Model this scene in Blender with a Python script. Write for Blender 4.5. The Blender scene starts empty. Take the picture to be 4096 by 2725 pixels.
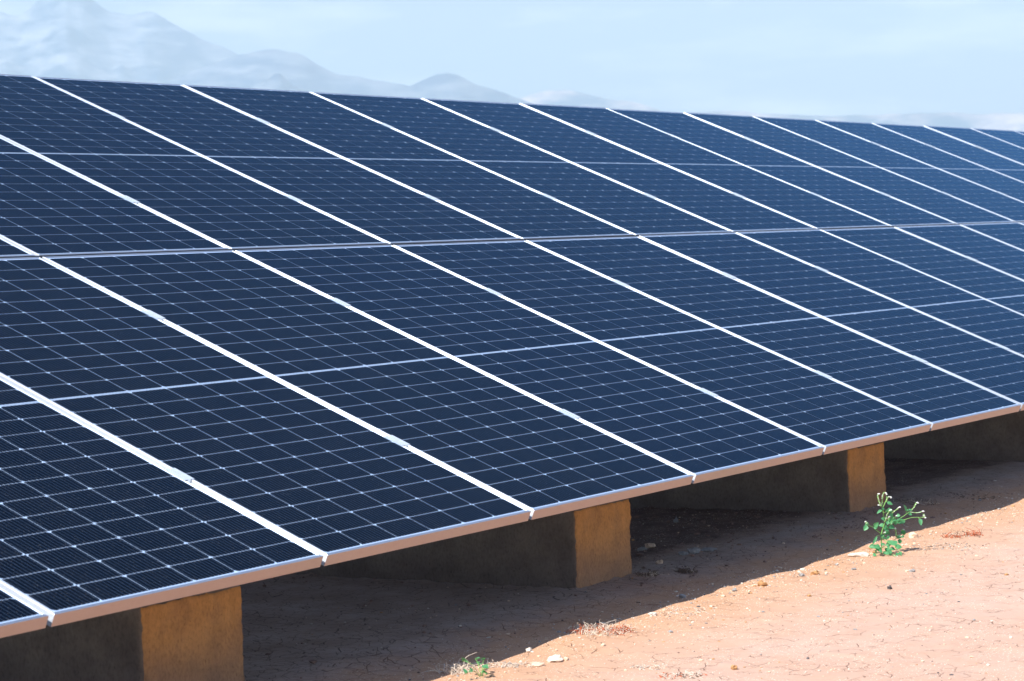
import bpy, bmesh, math, random
from mathutils import Vector, Matrix, noise
R = math.radians
C = bpy.context.scene.collection
SC = bpy.context.scene

# ------------------------------------------------------------------ survey of the place
CAM = Vector((-6.8646, -4.1783, 1.2819))
CAM_R = Matrix(((0.5239169, 0.0532340, -0.8501042),
                (-0.8509849, -0.0101116, -0.5250928),
                (-0.0365487, 0.9985309, 0.0400037)))
FPX = 9831.62            # focal length in pixels of a 4096 px wide frame
TILT = R(23)             # tilt of the panels
EDGE_Z = 0.4             # height of the array's front top edge above the ground
PITCH, PW, PL, VGAP = 1.154, 1.134, 2.278, 0.0175
SUN = Vector((-0.59, 0.188, 0.786)).normalized()

def look(x, y):
    return CAM_R @ Vector(((x - 2048) / FPX, (1362.5 - y) / FPX, -1.0))

def at(x, y, z=0.0):
    d = look(x, y)
    return CAM + d * ((z - CAM.z) / d.z)

# ------------------------------------------------------------------ helpers
def tag(o, label=None, cat=None, group=None, kind=None):
    if label: o['label'] = label
    if cat: o['category'] = cat
    if group: o['group'] = group
    if kind: o['kind'] = kind
    return o

def empty(name, loc, label, cat, group=None, rot=(0, 0, 0)):
    o = bpy.data.objects.new(name, None)
    o.empty_display_size = 0.05
    C.objects.link(o)
    o.location = loc
    o.rotation_euler = rot
    return tag(o, label, cat, group)

def link(name, bm, mats, parent=None, smooth=False):
    me = bpy.data.meshes.new(name)
    bm.to_mesh(me)
    bm.free()
    for m in (mats if isinstance(mats, (list, tuple)) else [mats]):
        me.materials.append(m)
    if smooth:
        me.polygons.foreach_set('use_smooth', [True] * len(me.polygons))
    o = bpy.data.objects.new(name, me)
    C.objects.link(o)
    if parent: o.parent = parent
    return o

def box(bm, a, b, mat=0, m=None):
    vs = []
    for z in (a[2], b[2]):
        for (x, y) in ((a[0], a[1]), (b[0], a[1]), (b[0], b[1]), (a[0], b[1])):
            v = Vector((x, y, z))
            vs.append(bm.verts.new(m @ v if m else v))
    for f in ((0, 3, 2, 1), (4, 5, 6, 7), (0, 1, 5, 4), (1, 2, 6, 5), (2, 3, 7, 6), (3, 0, 4, 7)):
        bm.faces.new([vs[i] for i in f]).material_index = mat

def tube(bm, pts, radii, sides=6, mat=0):
    pts = [Vector(p) for p in pts]
    rings = []
    side = None
    for i, p in enumerate(pts):
        d = (pts[min(i + 1, len(pts) - 1)] - pts[max(i - 1, 0)])
        if d.length < 1e-9: d = Vector((0, 0, 1))
        d.normalize()
        if side is None:
            side = d.orthogonal().normalized()
        side = (side - d * side.dot(d))
        side = side.normalized() if side.length > 1e-6 else d.orthogonal().normalized()
        up = d.cross(side)
        r = radii[i] if isinstance(radii, (list, tuple)) else radii
        rings.append([bm.verts.new(p + (side * math.cos(2 * math.pi * k / sides) + up * math.sin(2 * math.pi * k / sides)) * r)
                      for k in range(sides)])
    for a, b in zip(rings, rings[1:]):
        for k in range(sides):
            bm.faces.new((a[k], a[(k + 1) % sides], b[(k + 1) % sides], b[k])).material_index = mat
    bm.faces.new(rings[0][::-1]).material_index = mat
    bm.faces.new(rings[-1]).material_index = mat

def smooth_path(pts, n=4):
    pts = [Vector(p) for p in pts]
    out = []
    for i in range(len(pts) - 1):
        p0, p1, p2, p3 = pts[max(i - 1, 0)], pts[i], pts[i + 1], pts[min(i + 2, len(pts) - 1)]
        for k in range(n):
            t = k / n
            out.append(0.5 * ((2 * p1) + (p2 - p0) * t + (2 * p0 - 5 * p1 + 4 * p2 - p3) * t * t + (3 * p1 - p0 - 3 * p2 + p3) * t ** 3))
    out.append(pts[-1])
    return out

_ico = {}
def ico(sub):
    if sub not in _ico:
        b = bmesh.new()
        bmesh.ops.create_icosphere(b, subdivisions=sub, radius=1)
        b.verts.index_update()
        _ico[sub] = ([v.co.copy() for v in b.verts], [[v.index for v in f.verts] for f in b.faces])
        b.free()
    return _ico[sub]

def lump(bm, c, s, rng, sub=1, rough=0.25, mat=0, rz=None):
    vs, fs = ico(sub)
    m = Matrix.Rotation(rng.uniform(0, 6.28) if rz is None else rz, 3, 'Z')
    off = Vector((rng.uniform(-99, 99), rng.uniform(-99, 99), rng.uniform(-99, 99)))
    new = []
    for v in vs:
        k = 1 + rough * noise.noise(v * 1.3 + off) + rough * 0.5 * noise.noise(v * 3.1 + off)
        p = Vector((v.x * s[0], v.y * s[1], v.z * s[2])) * k
        new.append(bm.verts.new(Vector(c) + m @ p))
    for f in fs:
        bm.faces.new([new[i] for i in f]).material_index = mat

# ------------------------------------------------------------------ materials
class N:
    """a small node-tree writer"""
    def __init__(s, name):
        s.m = bpy.data.materials.new(name)
        s.m.use_nodes = True
        s.t = s.m.node_tree
        s.b = s.t.nodes['Principled BSDF']
    def n(s, typ, **kw):
        nd = s.t.nodes.new(typ)
        for k, v in kw.items():
            if k in nd.inputs: nd.inputs[k].default_value = v
            else: setattr(nd, k, v)
        return nd
    def l(s, a, b):
        s.t.links.new(a, b)
    def math(s, op, a, b=None, clamp=False):
        nd = s.t.nodes.new('ShaderNodeMath'); nd.operation = op; nd.use_clamp = clamp
        for i, v in enumerate((a, b)):
            if v is None: continue
            if isinstance(v, (int, float)): nd.inputs[i].default_value = v
            else: s.l(v, nd.inputs[i])
        return nd.outputs[0]
    def ramp(s, fac, stops, interp='LINEAR'):
        nd = s.t.nodes.new('ShaderNodeValToRGB')
        nd.color_ramp.interpolation = interp
        el = nd.color_ramp.elements
        while len(el) < len(stops): el.new(0.5)
        for e, (p, c) in zip(el, stops):
            e.position = p
            e.color = (*c, 1) if len(c) == 3 else c
        s.l(fac, nd.inputs[0])
        return nd.outputs[0]
    def mix(s, fac, a, b, blend='MIX'):
        nd = s.t.nodes.new('ShaderNodeMix'); nd.data_type = 'RGBA'; nd.blend_type = blend
        for sock, v in ((nd.inputs[0], fac), (nd.inputs[6], a), (nd.inputs[7], b)):
            if isinstance(v, (int, float)): sock.default_value = v
            elif isinstance(v, tuple): sock.default_value = (*v, 1)
            else: s.l(v, sock)
        return nd.outputs[2]
    def noise(s, vec, scale, detail=4, rough=0.55, out=0):
        nd = s.n('ShaderNodeTexNoise', Scale=scale, Detail=detail, Roughness=rough)
        if vec is not None: s.l(vec, nd.inputs['Vector'])
        return nd.outputs[out]
    def coord(s, which='Object'):
        return s.n('ShaderNodeTexCoord').outputs[which]
    def mapping(s, vec, scale=(1, 1, 1), loc=(0, 0, 0)):
        nd = s.n('ShaderNodeMapping')
        nd.inputs['Scale'].default_value = scale
        nd.inputs['Location'].default_value = loc
        s.l(vec, nd.inputs['Vector'])
        return nd.outputs[0]
    def set(s, **kw):
        for k, v in kw.items():
            sock = s.b.inputs[k.replace('_', ' ')]
            if isinstance(v, (int, float)): sock.default_value = v
            elif isinstance(v, tuple): sock.default_value = (*v, 1) if len(v) == 3 else v
            else: s.l(v, sock)
        return s.m
    def bump(s, h, strength=0.5, dist=0.01, prev=None):
        nd = s.n('ShaderNodeBump', Strength=strength, Distance=dist)
        s.l(h, nd.inputs['Height'])
        if prev is not None: s.l(prev, nd.inputs['Normal'])
        return nd.outputs[0]

def plain(name, col, rough=0.7, spec=0.3, vary=0.25, scale=40):
    w = N(name)
    nz = w.noise(w.coord(), scale)
    dark = tuple(c * (1 - vary) for c in col); light = tuple(min(1, c * (1 + vary)) for c in col)
    w.set(Base_Color=w.ramp(nz, [(0.3, dark), (0.7, light)]), Roughness=rough, Specular_IOR_Level=spec)
    return w.m

def mat_aluminium(name='anodised aluminium', base=(0.46, 0.51, 0.58)):
    w = N(name)
    co = w.coord()
    nz = w.noise(co, 9, 5)
    rub = w.noise(w.mapping(co, (60, 60, 60)), 3, 4)
    t = w.n('ShaderNodeTangent', direction_type='UV_MAP'); t.uv_map = 'rail'
    w.l(t.outputs[0], w.b.inputs['Tangent'])
    sp = w.n('ShaderNodeSeparateXYZ'); w.l(co, sp.inputs[0])
    foot = w.math('LESS_THAN', sp.outputs[1], 0.012)          # washed down dirt dries on the lower rail
    dust = w.math('MULTIPLY', w.ramp(w.noise(w.mapping(co, (13, 60, 13)), 2.5, 6), [(0.50, (0, 0, 0)), (0.72, (1, 1, 1))]), w.math('ADD', 0.12, w.math('MULTIPLY', foot, 0.16)))
    w.set(Base_Color=w.mix(dust, base, (0.44, 0.33, 0.28)), Metallic=0.84,
          Roughness=w.ramp(rub, [(0.3, (0.36, 0.36, 0.36)), (0.7, (0.44, 0.44, 0.44))]),
          Anisotropic=0.85, Anisotropic_Rotation=0.25)
    return w.m

def mat_backsheet():
    w = N('white backsheet under glass')
    w.set(Base_Color=(0.40, 0.53, 0.74), Roughness=0.35, IOR=1.15)
    return w.m

def mat_cell():
    w = N('solar cell under glass')
    uv = w.n('ShaderNodeUVMap'); uv.uv_map = 'cell'
    sp = w.n('ShaderNodeSeparateXYZ'); w.l(uv.outputs[0], sp.inputs[0])
    # busbars: fine bright wires running up the slope, eleven to a cell
    fr = w.math('FRACT', w.math('MULTIPLY', sp.outputs[0], 11.0))
    d = w.math('ABSOLUTE', w.math('SUBTRACT', fr, 0.5))
    wire = w.math('LESS_THAN', d, 0.08)
    # solder pads where the wires leave the cell at its upper and lower edge
    ed = w.math('ABSOLUTE', w.math('SUBTRACT', sp.outputs[1], 0.5))
    pad = w.math('MULTIPLY', w.math('GREATER_THAN', ed, 0.468), w.math('LESS_THAN', d, 0.11))
    co = w.coord()
    geo = w.n('ShaderNodeNewGeometry')
    info = w.n('ShaderNodeObjectInfo')
    nz = w.noise(co, 3.0, 3)
    spk = w.n('ShaderNodeTexVoronoi', Scale=105.0); w.l(geo.outputs['Position'], spk.inputs['Vector'])
    speck = w.math('LESS_THAN', spk.outputs['Distance'], 0.13)
    base = w.mix(nz, (0.0018, 0.0028, 0.0050), (0.0036, 0.0056, 0.0092))
    hue = w.math('MULTIPLY', info.outputs['Random'], 0.5)
    base = w.mix(hue, base, (0.0022, 0.0048, 0.0125))
    base = w.mix(w.math('MULTIPLY', wire, 0.75), base, (0.030, 0.046, 0.076))
    base = w.mix(w.math('MULTIPLY', pad, 0.55), base, (0.30, 0.34, 0.40))
    dust = w.ramp(w.noise(geo.outputs['Position'], 7.0, 6, 0.65), [(0.45, (0, 0, 0)), (0.8, (1, 1, 1))])
    base = w.mix(w.math('MULTIPLY', dust, 0.006), base, (0.42, 0.36, 0.32))
    base = w.mix(w.math('MULTIPLY', speck, w.math('MULTIPLY', spk.outputs['Color'], 0.22)), base, (0.5, 0.5, 0.48))
    w.set(Base_Color=base, Roughness=0.6, Specular_IOR_Level=0.0)
    # anti-reflective glass: weak, bluish mirror that grows towards grazing view
    gl = w.n('ShaderNodeBsdfGlossy', Roughness=0.10); gl.inputs['Color'].default_value = GLASS_TINT
    fr = w.n('ShaderNodeFresnel', IOR=CELL_IOR)
    mx = w.n('ShaderNodeMixShader')
    w.l(fr.outputs[0], mx.inputs[0]); w.l(w.b.outputs[0], mx.inputs[1]); w.l(gl.outputs[0], mx.inputs[2])
    w.l(mx.outputs[0], w.t.nodes['Material Output'].inputs[0])
    return w.m

def mat_concrete(name, pal, mudcol):
    w = N(name)
    co = w.coord()
    big = w.noise(co, 3.2, 6, 0.6)
    streak = w.noise(w.mapping(co, (9, 9, 1.2)), 2.0, 5)
    fine = w.noise(co, 70, 4)
    col = w.ramp(big, [(0.3, pal[0]), (0.5, pal[1]), (0.72, pal[2])])
    col = w.mix(w.math('MULTIPLY', w.ramp(streak, [(0.5, (0, 0, 0)), (0.8, (1, 1, 1))]), 0.3), col, tuple(c * .6 for c in pal[0]))
    # mud splashed up from the ground, with an uneven upper limit
    sp = w.n('ShaderNodeSeparateXYZ'); w.l(co, sp.inputs[0])
    h = w.math('ADD', sp.outputs[2], w.math('MULTIPLY', w.math('SUBTRACT', w.noise(co, 7, 5), 0.5), 0.16))
    mud = w.ramp(h, [(0.02, (1, 1, 1)), (0.20, (0, 0, 0))])
    col = w.mix(w.math('MULTIPLY', mud, 0.8), col, mudcol)
    blot = w.ramp(w.noise(w.mapping(co, (1, 1, 1), (4, 1, 7)), 8.0, 7, 0.68), [(0.46, (0, 0, 0)), (0.66, (1, 1, 1))])
    col = w.mix(w.math('MULTIPLY', blot, 0.42), col, tuple(c * .55 for c in mudcol))
    pv = w.n('ShaderNodeTexVoronoi', Scale=55.0); w.l(w.mapping(co, (1, 1, 0.55)), pv.inputs['Vector'])
    pit = w.math('MULTIPLY', w.math('LESS_THAN', pv.outputs['Distance'], 0.17), w.math('GREATER_THAN', w.noise(co, 11, 3), 0.53))
    col = w.mix(w.math('MULTIPLY', pit, 0.4), col, tuple(c * .35 for c in pal[0]))
    hgt = w.math('SUBTRACT', w.math('MULTIPLY', fine, 0.4), pit)
    col = w.mix(0.8, col, w.ramp(w.noise(w.mapping(co, (1, 1, .6)), 110, 5, 0.7), [(0.3, (.62, .62, .62)), (0.5, (1, 1, 1)), (0.75, (1.18, 1.18, 1.18))]), 'MULTIPLY')
    w.set(Base_Color=col, Roughness=0.92, Specular_IOR_Level=0.2, Normal=w.bump(hgt, 0.7, 0.004))
    return w.m

def mat_ground():
    w = N('dry cracked red earth')
    geo = w.n('ShaderNodeNewGeometry')
    p = geo.outputs['Position']
    wob = w.n('ShaderNodeTexNoise', Scale=6.0, Detail=4.0); w.l(p, wob.inputs['Vector'])
    v1 = w.n('ShaderNodeVectorMath', operation='MULTIPLY_ADD')
    w.l(wob.outputs['Color'], v1.inputs[0]); v1.inputs[1].default_value = (0.09, 0.09, 0); w.l(p, v1.inputs[2])
    wp = v1.outputs[0]
    def crack(scale, width, keep, ns):
        v = w.n('ShaderNodeTexVoronoi', feature='DISTANCE_TO_EDGE', Scale=scale); w.l(wp, v.inputs['Vector'])
        wd = w.math('MULTIPLY', w.noise(p, ns, 3), width * 2)
        c = w.math('SUBTRACT', 1.0, w.math('DIVIDE', v.outputs['Distance'], wd), True)
        sh = w.n('ShaderNodeSeparateXYZ'); w.l(p, sh.inputs[0])
        more = w.math('MULTIPLY', w.ramp(w.math('ADD', sh.outputs[1], 0.5), [(0.35, (0, 0, 0)), (0.75, (1, 1, 1))]), 0.17)   # the mud that dries slowly cracks more
        k = w.ramp(w.math('ADD', more, w.noise(w.mapping(p, (1, 1, 1), (3, 7, 1)), ns * 0.6, 3)), [(keep, (0, 0, 0)), (keep + 0.06, (1, 1, 1))])
        return w.math('MULTIPLY', c, k)
    c1 = crack(11.0, 0.0145, 0.535, 13.0)
    c2 = crack(23.0, 0.022, 0.57, 19.0)
    cr = w.math('MAXIMUM', c1, c2)
    big = w.noise(p, 1.1, 5, 0.6)
    mid = w.noise(p, 9.0, 6, 0.65)
    fine = w.noise(p, 120.0, 4, 0.6)
    col = w.ramp(big, [(0.3, GROUND_A), (0.7, GROUND_B)])
    col = w.mix(w.math('MULTIPLY', w.ramp(mid, [(0.45, (0, 0, 0)), (0.8, (1, 1, 1))]), 0.5), col, GROUND_C)
    col = w.mix(w.math('MULTIPLY', w.ramp(fine, [(0.5, (0, 0, 0)), (0.75, (1, 1, 1))]), 0.4), col, (0.46, 0.34, 0.26))
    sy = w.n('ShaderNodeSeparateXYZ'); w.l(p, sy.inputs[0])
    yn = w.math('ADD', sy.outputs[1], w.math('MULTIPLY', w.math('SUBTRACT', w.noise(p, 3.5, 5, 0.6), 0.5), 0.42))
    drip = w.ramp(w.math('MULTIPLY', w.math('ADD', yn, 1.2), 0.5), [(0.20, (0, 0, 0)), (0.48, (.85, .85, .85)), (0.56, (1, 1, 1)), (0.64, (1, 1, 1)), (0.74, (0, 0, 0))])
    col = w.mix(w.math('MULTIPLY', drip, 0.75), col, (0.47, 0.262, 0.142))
    # crumbly maroon soil under the panels, painted darker to deepen their shade
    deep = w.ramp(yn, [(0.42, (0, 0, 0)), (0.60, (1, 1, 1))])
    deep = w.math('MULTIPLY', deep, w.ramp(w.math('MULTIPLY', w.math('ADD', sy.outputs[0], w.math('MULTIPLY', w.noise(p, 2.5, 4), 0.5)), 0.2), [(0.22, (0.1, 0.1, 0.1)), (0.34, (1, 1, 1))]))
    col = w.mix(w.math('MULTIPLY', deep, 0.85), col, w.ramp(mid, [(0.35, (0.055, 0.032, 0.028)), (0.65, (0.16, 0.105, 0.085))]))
    gv = w.n('ShaderNodeTexVoronoi', Scale=90.0); w.l(p, gv.inputs['Vector'])
    grit = w.math('MULTIPLY', w.math('LESS_THAN', gv.outputs['Distance'], 0.2), w.math('GREATER_THAN', w.noise(p, 5.0, 3), 0.47))
    col = w.mix(w.math('MULTIPLY', grit, 0.75), col, (0.74, 0.64, 0.50))
    shade_mask = w.ramp(w.math('ADD', yn, 0.2), [(0.26, (0, 0, 0)), (0.52, (1, 1, 1))])       # grey unbleached soil plus painted shade: darker ground under the array
    col = w.mix(w.math('MULTIPLY', w.math('MULTIPLY', shade_mask, w.math('SUBTRACT', 1.0, deep)), 0.75), col,
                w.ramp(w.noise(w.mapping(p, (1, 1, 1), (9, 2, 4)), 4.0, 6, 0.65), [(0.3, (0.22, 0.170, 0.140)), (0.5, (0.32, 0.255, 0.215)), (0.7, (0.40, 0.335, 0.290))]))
    col = w.mix(w.math('MULTIPLY', cr, 0.78), col, w.mix(shade_mask, (0.22, 0.10, 0.060), (0.045, 0.028, 0.022)))  # crack colour carries the shade: brown in sun, near black under the panels
    h = w.math('ADD', w.math('MULTIPLY', mid, 0.35), w.math('MULTIPLY', fine, 0.12))
    h = w.math('SUBTRACT', h, w.math('MULTIPLY', cr, 0.8))
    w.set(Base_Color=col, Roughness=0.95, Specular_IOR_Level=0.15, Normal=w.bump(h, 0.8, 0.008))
    return w.m

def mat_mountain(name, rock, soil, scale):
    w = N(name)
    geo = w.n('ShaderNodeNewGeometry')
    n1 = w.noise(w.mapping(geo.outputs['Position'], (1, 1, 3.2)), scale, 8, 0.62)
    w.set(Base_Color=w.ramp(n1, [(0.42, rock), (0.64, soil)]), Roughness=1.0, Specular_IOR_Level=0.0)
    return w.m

def mat_leaf():
    w = N('leaf')
    co = w.coord()
    nz = w.noise(co, 60, 3)
    tr = w.n('ShaderNodeBsdfTranslucent')
    tr.inputs[0].default_value = (0.10, 0.40, 0.10, 1)
    w.set(Base_Color=w.ramp(nz, [(0.3, (0.060, 0.235, 0.095)), (0.7, (0.125, 0.385, 0.165))]), Roughness=0.45, Specular_IOR_Level=0.4)
    mx = w.n('ShaderNodeMixShader'); mx.inputs[0].default_value = 0.3
    out = w.t.nodes['Material Output']
    w.l(w.b.outputs[0], mx.inputs[1]); w.l(tr.outputs[0], mx.inputs[2]); w.l(mx.outputs[0], out.inputs[0])
    return w.m

CELL_IOR = 1.08
GLASS_TINT = (0.30, 0.64, 1.0, 1)
GROUND_A = (0.455, 0.292, 0.214)
GROUND_B = (0.49, 0.338, 0.264)
GROUND_C = (0.42, 0.238, 0.150)
M = dict(
    alu=mat_aluminium(), alu_dust_bounce=mat_aluminium('dusty bounce-brown aluminium', (0.50, 0.405, 0.365)), back=mat_backsheet(), cell=mat_cell(), concrete=mat_concrete('grey cast concrete', [(0.16, 0.130, 0.100), (0.23, 0.185, 0.140), (0.28, 0.225, 0.165)], (0.16, 0.12, 0.10)),
    ochre=mat_concrete('ochre bounce-lit concrete', [(0.42, 0.205, 0.072), (0.55, 0.275, 0.092), (0.62, 0.335, 0.135)], (0.34, 0.20, 0.125)), ground=mat_ground(),  # the ochre of the fronts holds the warm bounce light off the earth
    ribbon=plain('tinned ribbon', (0.34, 0.42, 0.52), 0.4, 0.5, 0.05),
    clamp=plain('clamp metal', (0.46, 0.52, 0.58), 0.35, 0.6, 0.08),
    bolt=plain('bolt steel', (0.25, 0.26, 0.28), 0.4, 0.6, 0.1),
    steel=plain('galvanised steel', (0.38, 0.40, 0.42), 0.45, 0.5, 0.15, 12),
    gap_shade=plain('black rubber', (0.012, 0.014, 0.017), 0.7, 0.2, 0.2),  # black that stands for the shade in the row gap
    clod=plain('soil clod', (0.24, 0.155, 0.125), 0.95, 0.1, 0.3, 90),
    leaf=mat_leaf(),
    stem=plain('green stem', (0.19, 0.42, 0.10), 0.5, 0.3, 0.2),
    spike=plain('flower spike', (0.26, 0.44, 0.15), 0.6, 0.3, 0.35, 300),
    petal=plain('white petal', (0.80, 0.82, 0.80), 0.6, 0.2, 0.06),
    straw=plain('bleached straw', (0.62, 0.50, 0.38), 0.8, 0.2, 0.3, 120),
    twig=plain('dark dry twig', (0.16, 0.11, 0.08), 0.8, 0.2, 0.3, 120),
    rust=plain('dry red leaf', (0.46, 0.10, 0.035), 0.8, 0.2, 0.35, 90),
    s_white=plain('white stone', (0.66, 0.57, 0.47), 0.85, 0.2, 0.12, 90),
    s_cream=plain('cream stone', (0.66, 0.48, 0.34), 0.85, 0.2, 0.2, 90),
    s_grey=plain('grey stone', (0.29, 0.275, 0.26), 0.75, 0.3, 0.2, 90),
    s_brown=plain('ochre stone', (0.46, 0.25, 0.11), 0.85, 0.2, 0.25, 90),
    s_dark=plain('dark stone', (0.10, 0.09, 0.09), 0.85, 0.2, 0.2, 90),
)

# ------------------------------------------------------------------ ground
# level of the ground along the line where the array's shadow ends (x, metres)
EDGE = [(-3.0, -.020), (-.80, -.0202), (-.66, -.0198), (-.61, -.0154), (-.55, -.0175), (-.47, -.0217), (-.41, -.0261), (-.35, -.0226), (-.24, -.0230),
        (-.19, -.0182), (-.13, -.0134), (-.08, -.0105), (-.02, -.0080), (.07, -.0110), (.11, -.0112), (.23, -.0148), (.28, -.0202), (.43, -.0175),
        (.61, -.0201), (.76, -.0138), (.90, -.0204), (1.0, -.0162), (1.06, -.0180), (1.11, -.0109), (1.19, -.0115), (1.27, -.0180), (1.35, -.0132),
        (1.46, -.0182), (1.53, -.0169), (1.59, -.0185), (1.75, -.0289), (1.83, -.0277), (1.94, -.0202), (2.04, -.0232), (2.16, -.0231), (2.32, -.0235),
        (2.46, -.0152), (2.59, -.0168), (2.69, -.0161), (2.91, -.0191), (3.03, -.0251), (3.09, -.0233), (3.23, -.0282), (3.34, -.0264), (3.44, -.0252),
        (3.55, -.0265), (3.63, -.0276), (3.87, -.0335), (3.99, -.0375), (4.11, -.0366), (4.24, -.0308), (4.31, -.0265), (6.0, -.030), (9.0, -.03)]

def edge_level(x):
    if x <= EDGE[0][0]: return EDGE[0][1]
    for (a, za), (b, zb) in zip(EDGE, EDGE[1:]):
        if x <= b: return za + (zb - za) * (x - a) / (b - a)
    return EDGE[-1][1]

def sstep(a, b, x):
    t = min(1, max(0, (x - a) / (b - a)))
    return t * t * (3 - 2 * t)

def ground_z(x, y):
    if abs(x) > 14 or abs(y) > 9: return -0.03
    base = -0.024 * (1 - sstep(-0.05, 0.32, y))
    d = (y + 0.10) / 0.22
    k = math.exp(-d * d)
    z = base * (1 - k) + edge_level(x) * k
    rough = noise.noise((x * 6, y * 6, 0)) * 0.004 + noise.noise((x * 19, y * 19, 3)) * 0.0022 + noise.noise((x * 50, y * 50, 7)) * 0.0012
    big = noise.noise((x * 0.9, y * 0.9, 5)) * 0.012
    z += rough * (1 - 0.55 * k) + big * (1 - k) * sstep(0.1, 1.2, abs(y + 0.1))
    # small scattered lumps along the sunlit side
    q = noise.noise((x * 11, y * 11, 11))
    if q > 0.25: z += (q - 0.25) * 0.012 * (1 - k)
    for a, b in ((-1.565, -1.098), (0.872, 1.292), (3.322, 3.745), (5.78, 6.21)):      # soil banked against the footings
        if a - .1 < x < b + .1 and 0.25 < y < 3.8:
            d = math.hypot(max(a - x, 0, x - b), max(0.357 - y, 0))
            if d < 0.07: z += 0.011 * (1 - d / 0.07) ** 2 * (0.5 + noise.noise((x * 17, y * 17, 21)))
    fade = 1 - sstep(8, 14, abs(x)) 
    return z * fade - 0.03 * (1 - fade)

def axis(lo, hi, step, far):
    a = [lo + i * step for i in range(int((hi - lo) / step) + 1)]
    s = step; x = a[-1]; up = []
    while x < far:
        s *= 1.22; x += s; up.append(min(x, far))
    s = step; x = a[0]; dn = []
    while x > -far:
        s *= 1.22; x -= s; dn.append(max(x, -far))
    return dn[::-1] + a + up

FAR = 19000.0
xs = axis(-1.3, 4.9, 0.017, FAR)
ys = axis(-1.9, 1.9, 0.017, FAR)
verts = [(x, y, ground_z(x, y)) for y in ys for x in xs]
nx = len(xs)
faces = [(j * nx + i, j * nx + i + 1, (j + 1) * nx + i + 1, (j + 1) * nx + i) for j in range(len(ys) - 1) for i in range(nx - 1)]
me = bpy.data.meshes.new('ground')
me.from_pydata(verts, [], faces)
me.polygons.foreach_set('use_smooth', [True] * len(faces))
me.materials.append(M['ground'])
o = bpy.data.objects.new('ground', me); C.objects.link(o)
tag(o, 'dry cracked reddish earth in front of and under the panels', kind='structure')

def on_ground(x, y, lift=0.0):
    """the place on the ground that the survey sees in direction (x, y)"""
    p = at(x, y, -0.02)
    for _ in range(3):
        p = at(x, y, ground_z(p.x, p.y))
    return Vector((p.x, p.y, ground_z(p.x, p.y) + lift))

# ------------------------------------------------------------------ solar panels
def plate(u, v, n=0.0):
    return Vector((u, v * math.cos(TILT) - n * math.sin(TILT), EDGE_Z + v * math.sin(TILT) + n * math.cos(TILT)))

def frame_mesh():
    bm = bmesh.new()
    uv = bm.loops.layers.uv.new('rail')
    def ring(ins, z):
        return [bm.verts.new(p) for p in ((ins, ins, z), (PW - ins, ins, z), (PW - ins, PL - ins, z), (ins, PL - ins, z))]
    prof = [(0.030, -0.033), (0.030, -0.035), (0.0004, -0.035), (0, -0.0346), (0, -0.0009), (0.0009, 0), (0.0105, 0), (0.0112, -0.0007), (0.0112, -0.009)]
    rings = [ring(*p) for p in prof]
    for a, b in zip(rings, rings[1:]):
        for k in range(4):
            f = bm.faces.new((a[k], a[(k + 1) % 4], b[(k + 1) % 4], b[k]))
            if a is rings[3] and k == 0: f.material_index = 1     # front of the lower rail: dust, with the earth's bounce painted in
            ax = 0 if k % 2 == 0 else 1          # this rail runs along x or along y
            for lp in f.loops:
                c = lp.vert.co
                t = c.x if ax == 0 else c.y
                lp[uv].uv = (t, (c.y if ax == 0 else c.x) + c.z)
    me = bpy.data.meshes.new('frame'); bm.to_mesh(me); bm.free(); me.materials.append(M['alu']); me.materials.append(M['alu_dust_bounce'])
    return me

CW, CH, CGAP, RGAP, MID, CHAM = 0.182, 0.091, 0.0024, 0.0021, 0.012, 0.0085
MU = (PW - 6 * CW - 5 * CGAP) / 2
MV = (PL - 24 * CH - 22 * RGAP - MID) / 2

def cell_mesh():
    bm = bmesh.new()
    uv = bm.loops.layers.uv.new('cell')
    low = 'BTTBBT'       # which long edge of a half cell carries the clipped corners, column by column
    up = 'TTBBTT'
    z = -0.0013
    for c in range(6):
        x0 = MU + c * (CW + CGAP); x1 = x0 + CW
        for r in range(24):
            y0 = MV + r * CH + (r if r < 12 else r - 1) * RGAP + (MID if r >= 12 else 0)
            y1 = y0 + CH
            e = (low if r < 12 else up)[c]
            k = CHAM
            if e == 'B': pts = [(x0 + k, y0), (x1 - k, y0), (x1, y0 + k), (x1, y1), (x0, y1), (x0, y0 + k)]
            else: pts = [(x0, y0), (x1, y0), (x1, y1 - k), (x1 - k, y1), (x0 + k, y1), (x0, y1 - k)]
            f = bm.faces.new([bm.verts.new((px, py, z)) for px, py in pts])
            for lp in f.loops:
                lp[uv].uv = ((lp.vert.co.x - x0) / CW, (lp.vert.co.y - y0) / CH)
    me = bpy.data.meshes.new('solar_cells'); bm.to_mesh(me); bm.free(); me.materials.append(M['cell'])
    return me

def back_mesh():
    bm = bmesh.new()
    box(bm, (0.0095, 0.0095, -0.0075), (PW - 0.0095, PL - 0.0095, -0.0019), 0)
    yc = PL / 2
    for dy in (-0.0017, 0.0017):
        box(bm, (MU, yc + dy - 0.0008, -0.0018), (PW - MU, yc + dy + 0.0008, -0.0013), 1)
    me = bpy.data.meshes.new('backsheet'); bm.to_mesh(me); bm.free()
    me.materials.append(M['back']); me.materials.append(M['ribbon'])
    return me

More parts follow.
